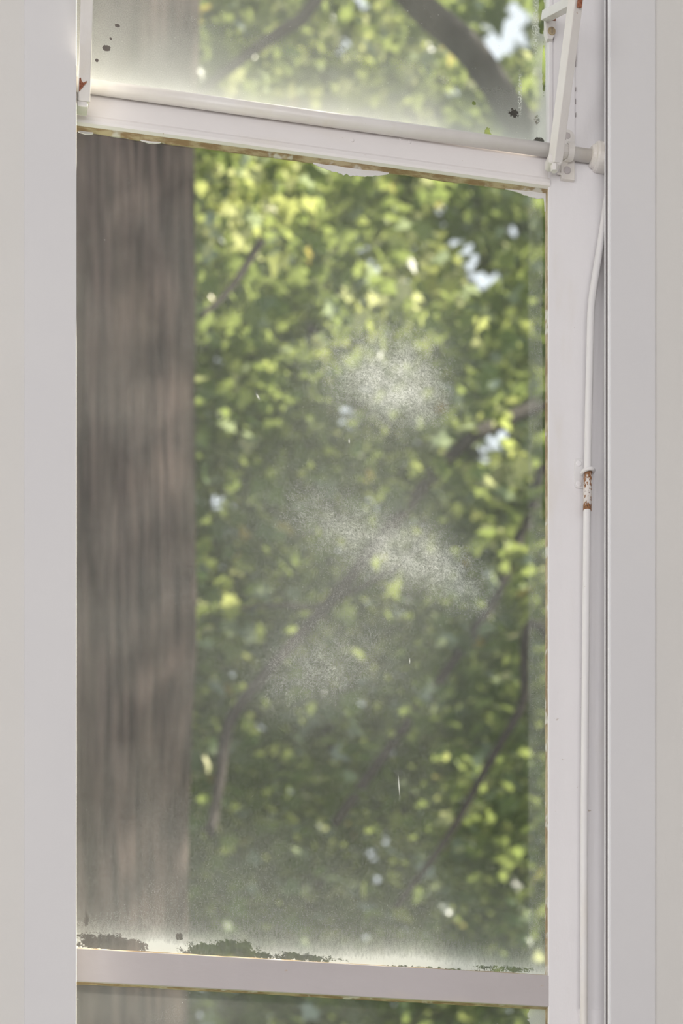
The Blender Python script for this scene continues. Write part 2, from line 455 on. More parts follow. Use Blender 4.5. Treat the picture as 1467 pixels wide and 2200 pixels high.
# casings (flat boards that frame the opening); the right one has a shaded gap painted in its edge
bm = bmesh.new(); bx(bm, xcl0, xcl1, Y_CASE, Y_CASE + .022, 0.12, Z1 + .10, .0012)
tag(obj('trim_1', bm, M['casing']), 'flat pale grey casing board left of the window', 'trim', kind='structure')
t2 = tag(empty('trim_2', (xcr0 + .04, Y_CASE, 0.12)), 'flat pale grey casing board right of the window with shaded gap painted in its edge', 'trim', kind='structure')
obj('edge_highlight', bx(bmesh.new(), xcr0 - .0004, xcr0 + .004, Y_CASE + .0004, Y_CASE + .0045, 0.12, Z1 + .09, .0012), M['highlight'], t2)
obj('casing_board', bx(bmesh.new(), xcr0 + .0035, xcr1, Y_CASE, Y_CASE + .022, 0.12, Z1 + .10, .0012), M['casing'], t2)
# edge highlights and shade painted as strips: white lip, dark gap, white lip (seen edge-on along the opening)
ys = Y_CASE + .0225
obj('gap_shade', bx(bmesh.new(), xcr0 + .0002, xcr0 + .004, Y_CASE + .0045, Y_CASE + .0160, 0.12, Z1 + .09), M['gap'], t2)
obj('edge_highlight', bx(bmesh.new(), xcr0 - .0006, xcr0 + .004, Y_CASE + .0160, Y_CASE + .0225, 0.12, Z1 + .09, .0008), M['highlight'], t2)
bm = bmesh.new(); bx(bm, xcl0, xcr1, Y_CASE, Y_CASE + .022, Z1 + .10, Z1 + .19, .0012)
tag(obj('trim_3', bm, M['casing']), 'casing board across the top of the window opening', 'trim', kind='structure')
bm = bmesh.new(); bx(bm, ol, orr, Y_CASE - .03, 0.06, Z0 - .02, Z0, .002)
tag(obj('trim_4', bm, M['casing']), 'window sill board under the lowest pane', 'trim', kind='structure')

# ------------------------------------------------------------------ window: steel frame with two fixed panes
YF = -0.014                                        # face of the bars, 14 mm in front of the glass
xl = WX(150); xr = WX(1178, YF)
z_tr0 = (WZ(400, 297, YF) + WZ(1100, 393, YF)) / 2   # underside of the transom
z_trb = (WZ(400, 277, YF) + WZ(1100, 374, YF)) / 2   # bead above it
z_tr1 = (WZ(400, 228, YF) + WZ(1100, 325, YF)) / 2
z_gb1 = (WZ(165, 2037, YF) + WZ(1175, 2095, YF)) / 2
z_gb0 = (WZ(165, 2108, YF) + WZ(1175, 2162, YF)) / 2
z_top = max(z_tr1 + .014, (WZ(400, 214.5, -.0254) + WZ(1100, 311.5, -.0254)) / 2 + .012)   # top of the transom, behind the opener's shaft
w1 = tag(empty('window_1', (0, 0, Z0)), 'old white painted steel window with dusty fixed panes', 'window', kind='structure')
# right jamb with a shallow step where the drive pipe lies
xj = WX(1243, YF)
bm = bmesh.new(); bx(bm, xr, orr - .004, YF, 0.004, Z0, Z1, .0015)
obj('frame_jamb', bm, M['frame'], w1)
obj('frame_jamb', bx(bmesh.new(), ol + .004, xl, YF, 0.03, Z0, Z1, .0018), M['frame'], w1)
obj('cover_strip', bx(bmesh.new(), WX(1244, YF - .004), orr - .006, YF - .005, YF + .002, Z0, WZ(1280, 2169, YF - .004), .001), M['frame'], w1)
# transom with its rounded lower bead
prof = [(0.003, z_tr0), (YF + .003, z_tr0), (YF - .002, z_tr0 + .002), (YF - .0035, z_tr0 + .006), (YF - .003, z_trb - .003), (YF - .0005, z_trb), (YF + .0005, z_trb + .002),
        (YF, z_tr1 - .001), (YF, z_top - .002), (YF + .003, z_top), (0.003, z_top)]
obj('transom', extrude_x(bmesh.new(), prof, xl, xr + .002, 40), M['bar'], w1)
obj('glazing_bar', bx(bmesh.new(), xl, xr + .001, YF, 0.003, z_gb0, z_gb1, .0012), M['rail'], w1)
obj('frame_bottom_rail', bx(bmesh.new(), xl, xr, YF, 0.03, Z0, Z0 + .06, .0015), M['bar'], w1)
def pane(name, x0, x1, z0, z1, mat, parent, y=0.0, label=None):
    o = obj(name, bx(bmesh.new(), x0, x1, y, y + .0003, z0, z1), mat, parent)
    # keep only the room-side sheet plus a thin body so that light crosses one dusty film
    if label: o['label'] = label
    return o
def sheet(name, x0, x1, z0, z1, mat, parent, label=None):
    bm = bmesh.new(); v = [bm.verts.new(q) for q in ((x0, 0, z0), (x1, 0, z0), (x1, 0, z1), (x0, 0, z1))]
    bm.faces.new(v)
    o = obj(name, bm, mat, parent)
    if label: o['label'] = label
    return o
sheet('pane', xl - .003, xr + .003, z_gb1 - .003, z_tr0 + .003, M['glass_main'], w1, 'large dusty pane with two dried splash marks')
sheet('pane', xl - .003, xr + .003, Z0 + .05, z_gb0 + .003, M['glass_low'], w1, 'lowest dusty pane below the glazing bar')
# putty fillets with ragged edges
rng = random.Random(5)
def putty_h(name, x0, x1, z_edge, sgn, base, amp, mat, step=.006, seed=0.0, yf=YF + .002, freq=14, extra=None):
    """fillet along a horizontal bar: from the bar's face edge back to the glass, ragged where it meets the glass"""
    n = int((x1 - x0) / step); bm = bmesh.new(); rows = []
    for i in range(n + 1):
        x = x0 + (x1 - x0) * i / n
        h = base + amp * (mnoise.noise((x * freq, seed, 0)) + .6 * mnoise.noise((x * freq * 4, seed, 3)))
        if extra: h += extra(x)
        h = max(h, .0006)
        rows.append([bm.verts.new((x, yf, z_edge - sgn * .001)), bm.verts.new((x, yf + .004, z_edge + sgn * h * .25)), bm.verts.new((x, -.0012, z_edge + sgn * h)), bm.verts.new((x, .0015, z_edge + sgn * h * .95)), bm.verts.new((x, .0015, z_edge - sgn * .001))])
    for a, b in zip(rows, rows[1:]):
        for k in range(5):
            j = (k + 1) % 5; bm.faces.new((a[k], b[k], b[j], a[j]))
    bm.faces.new(rows[0][::-1]); bm.faces.new(rows[-1])
    return obj(name, bm, mat, w1)
def putty_v(name, x_edge, sgn, z0, z1, base, amp, mat, seed=0.0, yf=YF + .002):
    n = int((z1 - z0) / .008); bm = bmesh.new(); rows = []
    for i in range(n + 1):
        z = z0 + (z1 - z0) * i / n
        h = max(base + amp * (mnoise.noise((z * 9, seed, 0)) + .5 * mnoise.noise((z * 40, seed, 3))), .0005)
        rows.append([bm.verts.new((x_edge + sgn * .001, yf, z)), bm.verts.new((x_edge - sgn * h * .3, yf + .004, z)), bm.verts.new((x_edge - sgn * h, -.0012, z)), bm.verts.new((x_edge - sgn * h, .0015, z)), bm.verts.new((x_edge + sgn * .001, .0015, z))])
    for a, b in zip(rows, rows[1:]):
        for k in range(5):
            j = (k + 1) % 5; bm.faces.new((a[k], b[k], b[j], a[j]))
    bm.faces.new(rows[0][::-1]); bm.faces.new(rows[-1])
    return obj(name, bm, mat, w1)
putty_h('putty', xl, xr, z_tr0, -1, .0035, .0022, M['putty'], seed=1.3)
putty_h('putty', xl, xr, z_gb1, 1, .0045, .0012, M['putty'], seed=4.3)
putty_h('putty', xl, xr, z_gb0, -1, .0016, .0010, M['putty'], seed=7.3)
putty_v('putty', xr, 1, z_gb1 - .001, z_tr0 + .001, .0014, .0012, M['putty'], seed=2.2)
putty_v('putty', xr, 1, Z0 + .06, z_gb0, .0014, .0012, M['putty'], seed=6.2)
# smeared white paint on the glass: under the transom and in the top right corner
def smear(px0, px1, depth_px, seed, z_edge=None, peak=.5):
    n = 60; bm = bmesh.new(); x0, x1 = WX(px0), WX(px1); rows = []
    for i in range(n + 1):
        t = i / n; x = x0 + (x1 - x0) * t
        env = (math.sin(math.pi * t ** (math.log(.5) / math.log(peak))) ** .8 if 0 < t < 1 else 0)
        h = .0045 + depth_px * PXM * env * (1 + .35 * mnoise.noise((x * 160, seed, 0))) 
        rows.append([bm.verts.new((x, -.0020, z_tr0 + .001)), bm.verts.new((x, -.0016, z_tr0 - h)), bm.verts.new((x, -.0003, z_tr0 - h)), bm.verts.new((x, -.0003, z_tr0 + .001))])
    for a, b in zip(rows, rows[1:]):
        for k in range(4):
            j = (k + 1) % 4; bm.faces.new((a[k], b[k], b[j], a[j]))
    bm.faces.new(rows[0][::-1]); bm.faces.new(rows[-1])
    obj('paint_smear', bm, M['smear'], w1)
smear(672, 835, 15, 1.0); smear(1085, 1178, 11, 5.0, peak=.72); smear(300, 345, 4, 2.0); smear(168, 200, 3, 8.0)
bm = bmesh.new(); cz = z_tr0 - .006
poly = [(xr + .001, cz + .008), (xr - .010, cz + .008), (xr - .0075, cz + .002), (xr - .005, cz - .004), (xr - .0035, cz - .014), (xr - .003, cz - .028), (xr + .001, cz - .03)]
prism_xz(bm, poly, -.0019, -.0004); obj('paint_smear', bm, M['smear'], w1)
# chipped nail heads along the transom face
for px, py in ((665, 262), (757, 301), (860, 297), (880, 305), (530, 297), (640, 316), (667, 319), (780, 274), (938, 297)):
    P = W(px, py, YF - .0005)
    if z_tr0 + .004 < P.z < z_tr1: obj('nail_head', dome(bmesh.new(), (P.x, YF + .0004, P.z), .0032, .0016, 12), M['bar'], w1)

# ------------------------------------------------------------------ fanlight sash above the transom
zs0, zs1 = z_top + .0005, Z1 - .02
w2 = tag(empty('window_2', (0, 0, zs0)), 'upper fanlight sash with grey dusty pane above the transom', 'window', kind='structure')
xfr = WX(1174)                                     # edge of its glass
YS = YF - .003
obj('sash_stile', bx(bmesh.new(), WX(1190, YS), WX(1235, YS), YS, YF - .0002, zs0, zs1, .001), M['frame'], w2)
obj('sash_stile', bx(bmesh.new(), ol + .008, xl - .004, YS, YF - .0002, zs0, zs1, .001), M['frame'], w2)
obj('glazing_bead', bx(bmesh.new(), xfr - .0005, xfr + .0055, YF + .004, YF - .0025, zs0, zs1, .0008), M['frame'], w2)
obj('bottom_rail', bx(bmesh.new(), xl, xfr, -.013, .006, zs0 - .0006, zs0 + .006, .0008), M['bar'], w2)
sheet('pane', xl - .003, xfr + .002, zs0 + .003, zs1, M['glass_top'], w2, 'grey dusty fanlight pane with bare dark spots')
# cracked paint line between sash and frame
bm = bmesh.new(); zz = zs0 + .005; k = 0
xk = WX(1236.5, YS)
while zz < W(1236, -40, YS).z:
    L = .006 + .02 * rng.random()
    if rng.random() < .5:
        w = .0004 + .0007 * rng.random(); dx = .0012 * mnoise.noise((zz * 30, 0, 0))
        bx(bm, xk + dx, xk + dx + w, YS - .0004, YF + .0005, zz, zz + L)
    zz += L * .9
obj('cracked_paint', bm, M['rail'], w2)
# hinge bracket where the link bar holds the sash, with its screw
P = W(1180, 62, YS)
bm = bmesh.new(); prism_xz(bm, [(P.x - .009, P.z + .022), (P.x + .010, P.z + .022), (P.x + .010, P.z - .010), (P.x + .004, P.z - .022), (P.x - .005, P.z - .022), (P.x - .009, P.z - .010)], YS - .007, YS + .004, .0012)
br = obj('hinge_bracket', bm, M['iron'], w2)
sc = obj('screw', dome(bmesh.new(), (P.x + .002, YS - .0068, P.z - .009), .0072, .003), M['putty'], br)
obj('screw_slot', bx(bmesh.new(), P.x + .0012, P.x + .0024, YS - .0104, YS - .0094, P.z - .0150, P.z - .003), M['gap'], br)
obj('rust_patch', bx(bmesh.new(), P.x - .0085, P.x + .0095, YS - .0078, YS - .0065, P.z + .010, P.z + .019, .001), M['rust'], br)

# ------------------------------------------------------------------ fanlight opener: shaft, lever arms, link bars, collar, drive pipe
YSH, RSH = -0.0246, 0.0108
z_sh = (WZ(400, 214.5, YSH) + WZ(1100, 311.5, YSH)) / 2
op = tag(empty('window_opener', (WX(1258, YSH), YSH, Z0 + .1)), 'white painted fanlight opener with shaft, lever arms and rusty drive pipe', 'window opener')
obj('shaft', tube(bmesh.new(), [(xl - .03, YSH, z_sh), (WX(1290, YSH), YSH, z_sh)], RSH, 28), M['iron'], op, True)
TW = 24.0
def lever(px_low, py_low, out, rise, width, thick, label, twist=0.0):
    """square arm that leans up and into the room from the shaft, with link bar back to the sash"""
    yl = YSH - .022
    a = W(px_low, py_low, yl); b = Vector((a.x, yl - out, a.z + rise))
    d = (b - a).normalized(); up = Vector((0, -d.z, d.y)) * -1
    upt = Matrix.Rotation(math.radians(twist), 3, d) @ up
    arm = obj('lever_arm', bar(bmesh.new(), a, b, upt, width, thick, .0012), M['iron'], op)
    arm['label'] = label
    return a, b, d, up, arm
# right
a, b, d, up, armR = lever(1192, 350, .120, .201, .0180, .0200, 'square lever arm at the collar end', TW)
Pc = a
cl = obj('clevis', bx(bmesh.new(), a.x - .0135, a.x + .0105, YSH - .030, YSH - .004, a.z - .006, a.z + .012, .004, 3), M['iron'], armR)
obj('pivot_bolt', tube(bmesh.new(), [(a.x - .002, YSH - .024, a.z - .004), (a.x - .002, YSH - .024, a.z - .0165)], [.0066, .0058], 6), M['iron'], armR)
e_ = W(1174, 40, YS - .010)
lk = obj('link_bar', bar(bmesh.new(), b + d * -.004 + Vector((.003, 0, 0)), (e_.x - .002, e_.y, e_.z + .004), (0, 0, 1), .016, .0150, .001), M['iron'], op)
obj('rust_patch', bar(bmesh.new(), b - d * .016 + Vector((.0045, 0, 0)) + (up if up.y < 0 else -up) * .0125, b - d * .004 + Vector((.0045, 0, 0)) + (up if up.y < 0 else -up) * .0125, up, .0085, .0025, .0008), M['rust'], armR)
# left
a2, b2, d2, up2, armL = lever(180, 219, .120, .201, .0195, .0200, 'square lever arm at the left casing')
obj('clevis', bx(bmesh.new(), a2.x - .0115, a2.x + .0085, YSH - .030, YSH - .004, a2.z - .002, a2.z + .012, .003, 3), M['iron'], armL)
obj('pivot_bolt', bx(bmesh.new(), a2.x - .0115, a2.x + .0062, YSH - .029, YSH - .006, a2.z - .0125, a2.z - .003, .0016), M['iron'], armL)
e2 = Vector((a2.x - .012, YS - .010, e_.z + .004))
obj('link_bar', bar(bmesh.new(), b2 - d2 * .004, e2, (0, 0, 1), .016, .0085, .001), M['iron'], op)
# rust chip on the left arm
tq = W(174, 168, a2.y - .03); s_ = (tq.z - a2.z) / (b2.z - a2.z); c0 = a2.lerp(b2, s_) - up2 * 0
nrm = up2 if up2.y < 0 else -up2
bm = bmesh.new(); base = c0 + nrm * .0102 + Vector((-.0062, 0, 0))
shape = [(-.003, .010), (-.0005, .0115), (.0008, .007), (.004, .005), (.009, .008), (.0095, .0055), (.005, .001), (.001, -.004), (-.003, -.008)]
lo = [bm.verts.new(base + Vector((x, 0, 0)) + d2 * z) for x, z in shape]; hi = [bm.verts.new(v.co + nrm * .0006) for v in lo]
bm.faces.new(hi); bm.faces.new(lo[::-1])
for i in range(len(lo)): bm.faces.new((lo[i], lo[(i + 1) % len(lo)], hi[(i + 1) % len(lo)], hi[i]))
obj('rust_patch', bm, M['rust'], armL)
# bracket plate with saddle strap
c = W(1218, 340, YS - .002); xb0, xb1 = WX(1204, YS), WX(1233, YS); xm = (xb0 + xb1) / 2; rw = (xb1 - xb0) / 2
zt = WZ(1218, 281, YS) - rw; zl = WZ(1218, 388, YS)
poly = [(xb0, zl), (xb1, zl)] + [(xm + rw * math.cos(t), zt + rw * math.sin(t)) for t in [math.pi * i / 12 for i in range(13)]]
bm = bmesh.new(); prism_xz(bm, poly, YS - .004, YS + .003, .001)
bp = obj('bracket_plate', bm, M['iron'], op)
for py in (293, 366):
    q = W(1218, py, YS - .004); obj('screw', dome(bmesh.new(), (q.x, YS - .0038, q.z), .0068, .0026), M['rail'], bp)  # darker paint on these screws stands in for shade in their dimples
bm = bmesh.new(); xs0, xs1 = WX(1217, YSH), WX(1229, YSH); ring = []
path = [(YS - .004, z_sh + .034)]
for i in range(15):
    t = math.pi * (.42 + 1.12 * i / 14)            # around the room side of the shaft
    path.append((YSH + (RSH + .0045) * math.cos(t), z_sh + (RSH + .0045) * math.sin(t)))
path += [(YSH + .012, z_sh - .030), (YS - .004, z_sh - .036)]
rings = []
for i, (yy, zz) in enumerate(path):
    p0, p1 = Vector(path[max(i - 1, 0)]), Vector(path[min(i + 1, len(path) - 1)]); tn = (p1 - p0).normalized(); nn = Vector((-tn.y, tn.x)) * .0017
    shift = -.016 * max(0, (i - 13) / 4) ** 1.2
    rings.append([bm.verts.new((x + shift, yy + s * nn.x, zz + s * nn.y)) for x, s in ((xs0, -1), (xs1, -1), (xs1, 1), (xs0, 1))])
for r0, r1 in zip(rings, rings[1:]):
    for k in range(4): bm.faces.new((r0[k], r0[(k + 1) % 4], r1[(k + 1) % 4], r1[k]))
bm.faces.new(rings[0][::-1]); bm.faces.new(rings[-1])
obj('saddle_strap', bm, M['iron'], op)
obj('shaft_sleeve', lathe_x(bmesh.new(), (WX(1200, YSH), YSH, z_sh), [(0, .0108), (0, .0128), (.018, .0126), (.018, .0108)], 24), M['iron'], op)
# collar with flange, half hidden by the casing
xc = WX(1268, YSH)
obj('collar', lathe_x(bmesh.new(), (xc, YSH, z_sh), [(0, .0108), (0, .0150), (.002, .0172), (.007, .0186), (.008, .0225), (.012, .0240), (.027, .0240), (.029, .0225), (.029, .010)], 28), M['iron'], op, False)
# drive pipe
YP = -.030; RP = .0066
pp = [(1318, 372), (1306, 420), (1291, 520), (1278, 600), (1270.5, 655), (1268, 720), (1264, 900), (1261, 1090), (1258, 1400), (1255, 1750), (1254, 2200), (1254, 2700)]
obj('drive_pipe', tube(bmesh.new(), spline([W(x, y, YP) for x, y in pp], 8), RP, 20), M['pipe'], op, True)
obj('rusty_sleeve', tube(bmesh.new(), [W(1262.6, 1010, YP), W(1262, 1050, YP), W(1261.2, 1097, YP)], RP + .0008, 20), M['rusty'], op, True)
xg0, xg1 = WX(1233, YF), WX(1262, YF); zg0, zg1 = WZ(1242, 1050, YF), WZ(1242, 986, YF)
bm = bmesh.new(); r = .006
poly = []
for (cx_, cz_, s0) in ((xg1 - r, zg1 - r, 0), (xg0 + r, zg1 - r, 90), (xg0 + r, zg0 + r, 180), (xg1 - r, zg0 + r, 270)):
    poly += [(cx_ + r * math.cos(math.radians(s0 + t)), cz_ + r * math.sin(math.radians(s0 + t))) for t in (0, 22, 45, 67, 90)]
prism_xz(bm, poly, YF - .0032, YF + .002, .001)
clip = obj('pipe_clip', bm, M['pipe'], op)
for py in (996, 1040):
    q = W(1243, py, YF - .003); obj('screw', dome(bmesh.new(), (q.x, YF - .003, q.z), .0054, .0020), M['frame'], clip)
q = W(1263, 1013, YP); bm = bmesh.new(); T = []
R_, r_ = RP + .0030, .0034
for i in range(25):
    t = 2 * math.pi * i / 24; T.append((q.x + R_ * math.cos(t), q.y + R_ * math.sin(t), q.z + .0015 * math.cos(t)))
tube(bm, T, r_, 12, False); obj('clip_ring', bm, M['pipe'], clip, True)

# ------------------------------------------------------------------ garden: lawn, thick trunk, leafy trees
bm = bmesh.new(); bx(bm, -30, 34, .07, 60, -.2, 0)
tag(obj('lawn', bm, M['grass']), 'green lawn under the trees outside', 'lawn', kind='structure')

def noise_tube(bm, pts, radii, seg, amp, fz, fa, seed):
    pts = [Vector(p) for p in pts]; rings = []
    for i, p in enumerate(pts):
        r = radii[i]; row = []
        for k in range(seg):
            t = 2 * math.pi * k / seg; cx_, sx_ = math.cos(t), math.sin(t)
            q = (cx_ * fa + seed, sx_ * fa, p.z * fz)
            n = 1 - abs(mnoise.noise(q)) * 2; n2 = mnoise.noise((cx_ * fa * 2.7, sx_ * fa * 2.7 + seed, p.z * fz * 2)); n3 = mnoise.noise((cx_ * 1.2, sx_ * 1.2, p.z * .6 + seed))
            rr = r + amp * (n * .7 + n2 * .5) + n3 * .035
            row.append(bm.verts.new((p.x + cx_ * rr, p.y + sx_ * rr, p.z)))
        rings.append(row)
    for a_, b_ in zip(rings, rings[1:]):
        for k in range(seg): bm.faces.new((a_[k], a_[(k + 1) % seg], b_[(k + 1) % seg], b_[k]))
    bm.faces.new(rings[-1])
    return bm
YT = 4.6; RT = .43
edge = [(400, 2350), (404, 2100), (408, 1800), (414, 1600), (422, 1400), (421, 1000), (420, 720), (414, 520), (408, 330), (416, 160), (422, -60)]
cent = sorted([(W(x, y, YT).z, W(x, y, YT).x - RT) for x, y in edge])
zs_, xs_ = [c_[0] for c_ in cent], [c_[1] for c_ in cent]
levels = np.concatenate([np.linspace(-.1, zs_[0], 14)[:-1], np.linspace(zs_[0], zs_[-1], 150), np.linspace(zs_[-1], 11.5, 20)[1:]])
tp = [(float(np.interp(z, zs_, xs_)), YT, float(z)) for z in levels]
tr = [RT + (.22 * max(0, 1 - z / 1.2) ** 2) for z in levels]
big = tag(empty('thick_trunk_tree', (tp[0][0], YT, 0)), 'tall tree with thick furrowed grey-brown trunk close outside the left of the window', 'tree')
obj('trunk', noise_tube(bmesh.new(), tp, tr, 180, .007, .9, 17.0, 3.0), M['bark'], big, True)
top = Vector(tp[-1])
for dx, dy, dz, r in ((-1.4, .5, 2.6, .24), (1.1, -.4, 2.8, .26), (.2, 1.3, 3.0, .22)):
    obj('branch', tube(bmesh.new(), spline([top - Vector((0, 0, .6)), top + Vector((dx * .4, dy * .4, dz * .5)), top + Vector((dx, dy, dz))], 6), np.linspace(r, r * .45, 13).tolist(), 14), M['bark'], big, True)

# leaves ---------------------------------------------------------------------------------------------
nr = np.random.default_rng(11)
ol_ = np.array([(0, 0), (.16, .05), (.46, -.06), (.36, .22), (.62, .42), (.28, .52), (.20, .66), (0, 1.0), (-.20, .66), (-.28, .52), (-.62, .42), (-.36, .22), (-.46, -.06), (-.16, .05)], float)
ctr = np.array([[0, .36]])
LT = np.vstack([ol_, ctr]); LT3 = np.column_stack([LT[:, 0], LT[:, 1], -.22 * np.abs(LT[:, 0]) - .12 * (LT[:, 1] - .4) ** 2])
NT = len(ol_); LF = np.array([(i, (i + 1) % NT, NT) for i in range(NT)])
def leaf_axes(n, droop):
    """leaf blades hang: tip direction outwards and down, blade normal roughly up"""
    az = nr.uniform(0, 2 * np.pi, n); dn = nr.normal(droop, .35, n)
    tip = np.column_stack([np.cos(az) * np.cos(dn), np.sin(az) * np.cos(dn), -np.sin(dn)])
    ref = nr.normal(0, .45, (n, 3)) + np.array([0, 0, 1.0])
    side = np.cross(tip, ref); side /= np.linalg.norm(side, axis=1)[:, None]
    nor = np.cross(side, tip)
    return side, tip, nor
GREEN = np.array([(.032, .066, .016), (.055, .105, .024), (.095, .155, .034), (.150, .200, .055)])
SUNLIT = np.array([(.52, .52, .20), (.70, .67, .42), (.40, .44, .14)])
RUST = np.array([(.50, .26, .05), (.45, .30, .10)])
SKY_SHEEN = np.array([(.30, .36, .34)])  # bluish sky sheen painted as a pale leaf colour
# sunlight painted as paler leaf tints in these places of the crown (pixel, pixel, radius, weight) at depth y = 8
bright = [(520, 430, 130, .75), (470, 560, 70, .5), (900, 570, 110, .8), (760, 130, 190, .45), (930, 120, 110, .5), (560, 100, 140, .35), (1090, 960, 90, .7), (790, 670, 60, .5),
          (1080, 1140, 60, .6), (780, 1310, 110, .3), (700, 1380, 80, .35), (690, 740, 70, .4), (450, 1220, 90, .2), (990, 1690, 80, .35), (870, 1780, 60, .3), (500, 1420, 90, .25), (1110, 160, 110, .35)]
holes = [(1075, 70, 44, 48), (1105, 20, 26, 24), (972, 184, 18, 13), (990, 495, 17, 28), (1012, 538, 9, 9), (1042, 577, 30, 12), (1026, 606, 10, 8), (692, 1560, 13, 14), (1132, 862, 16, 10), (1072, 930, 20, 9),
         (1015, 963, 8, 8), (458, 1043, 9, 9), (660, 228, 9, 9), (670, 708, 11, 9), (1110, 490, 8, 12), (1165, 230, 9, 10), (945, 235, 9, 10), (965, 262, 7, 7), (470, 760, 10, 10), (745, 62, 8, 13), (446, 30, 12, 12), (1140, 90, 10, 14), (770, 5, 12, 10)]
def in_holes(P, grow):
    px, py = project(P); m = np.zeros(len(P), bool)
    for x, y, rx, ry in holes:
        m |= ((px - x) / (rx + grow)) ** 2 + ((py - y) / (ry + grow)) ** 2 < 1
    return m
# gaps in the crowns through which the sun reaches the pale sprays: (pixel, pixel, depth, radius in m)
sun_gaps = [(500, 430, 7.3, .55), (600, 360, 7.5, .35), (900, 575, 7.3, .42), (760, 130, 7.3, .55), (920, 110, 7.3, .4), (560, 90, 7.3, .4), (1090, 960, 7.1, .35), (790, 670, 7.0, .22), (1090, 1140, 7.1, .25), (770, 1320, 7.1, .28), (450, 740, 7.2, .22), (690, 720, 7.2, .2), (980, 1690, 7.2, .25), (690, 1400, 7.2, .22), (450, 1250, 7.2, .22), (1110, 170, 7.2, .3)]
def in_gaps(P):
    S = np.array(SUN_DIR); m = np.zeros(len(P), bool)
    for x, y, yy, r in sun_gaps:
        q = P - np.array(W(x, y, yy)); t = q @ S
        dd = np.linalg.norm(q - t[:, None] * S, axis=1)
        m |= (t > r * .9) & (dd < r)
    return m
def foliage(center_pts, per, spread, size, droop, sunlit_scale, grow):
    n = len(center_pts) * per
    C = np.repeat(center_pts, per, 0)
    off = nr.normal(0, 1, (n, 3)) * np.array(spread)
    P = C + off
    cl_y = np.repeat(nr.uniform(0, 1, len(center_pts)), per); cl_h = np.repeat(nr.uniform(0, 1, len(center_pts)), per)
    keep = ~in_holes(P, grow) & ~in_gaps(P)
    P, cl_y, cl_h = P[keep], cl_y[keep], cl_h[keep]; n = len(P)
    side, tip, nor = leaf_axes(n, droop)
    s = size * nr.uniform(.65, 1.3, n)
    px, py = project(P)
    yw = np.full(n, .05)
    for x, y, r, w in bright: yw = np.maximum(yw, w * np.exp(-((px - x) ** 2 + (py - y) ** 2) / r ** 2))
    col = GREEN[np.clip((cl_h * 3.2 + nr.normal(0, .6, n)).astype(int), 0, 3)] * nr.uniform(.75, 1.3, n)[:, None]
    yy = nr.uniform(0, 1, n) < yw * sunlit_scale
    col[yy] = SUNLIT[nr.integers(0, 3, yy.sum())]
    rr = nr.uniform(0, 1, n) < .006; col[rr] = RUST[nr.integers(0, 2, rr.sum())]
    ss = nr.uniform(0, 1, n) < .08; col[ss] = SKY_SHEEN[0]
    return P, side, tip, nor, s, col
def foliage_mesh(name, data, parent):
    P, side, tip, nor, s, col = data; n = len(P); k = len(LT3)
    co = P[:, None, :] + s[:, None, None] * (LT3[None, :, 0, None] * side[:, None, :] + LT3[None, :, 1, None] * tip[:, None, :] + LT3[None, :, 2, None] * nor[:, None, :])
    co = co.reshape(-1, 3); f = (LF[None] + (np.arange(n) * k)[:, None, None]).reshape(-1)
    me = bpy.data.meshes.new(name); me.vertices.add(len(co)); me.vertices.foreach_set('co', co.ravel().astype(np.float32))
    nf = len(f) // 3; me.loops.add(len(f)); me.loops.foreach_set('vertex_index', f.astype(np.int32))
    me.polygons.add(nf); me.polygons.foreach_set('loop_start', np.arange(0, nf * 3, 3, dtype=np.int32))
    me.update(calc_edges=True)
    at = me.color_attributes.new('tint', 'FLOAT_COLOR', 'POINT')
    at.data.foreach_set('color', np.column_stack([np.repeat(col, k, 0), np.ones(n * k)]).ravel().astype(np.float32))
    me.materials.append(M['leaf'])
    o = bpy.data.objects.new(name, me); COL.objects.link(o); attach(o, parent)
    tag(o, kind='stuff')
    return o
def leaf_objects(data, idx, parent):
    """single leaves that share a handful of meshes"""
    P, side, tip, nor, s, col = data
    pal = [tuple(c_) for c_ in np.vstack([GREEN, SUNLIT, RUST, SKY_SHEEN])]; meshes = {}
    for i in idx:
        j = int(np.argmin([np.sum((np.array(c_) - col[i]) ** 2) for c_ in pal]))
        if j not in meshes:
            me = bpy.data.meshes.new('leaf'); me.from_pydata(LT3.tolist(), [], LF.tolist()); me.materials.append(M['leaf'])
            at = me.color_attributes.new('tint', 'FLOAT_COLOR', 'POINT')
            at.data.foreach_set('color', np.tile(np.array(pal[j] + (1,)), len(LT3)).astype(np.float32))
            meshes[j] = me
        o = bpy.data.objects.new('leaf', meshes[j]); COL.objects.link(o)
        attach(o, parent)
        R = Matrix((side[i], tip[i], nor[i])).transposed().to_4x4()
        o.matrix_basis = Matrix.Translation(Vector(P[i])) @ R @ Matrix.Scale(float(s[i]), 4)
def split(data, mask):
    return tuple(a_[mask] for a_ in data)

def volume(n, x0, x1, y0, y1, z0, z1, shear=True):
    y = nr.uniform(y0, y1, n); cx_ = .2 * (y if shear else 14)
    return np.column_stack([cx_ + nr.uniform(x0, x1, n), y, nr.uniform(z0, z1, n)])

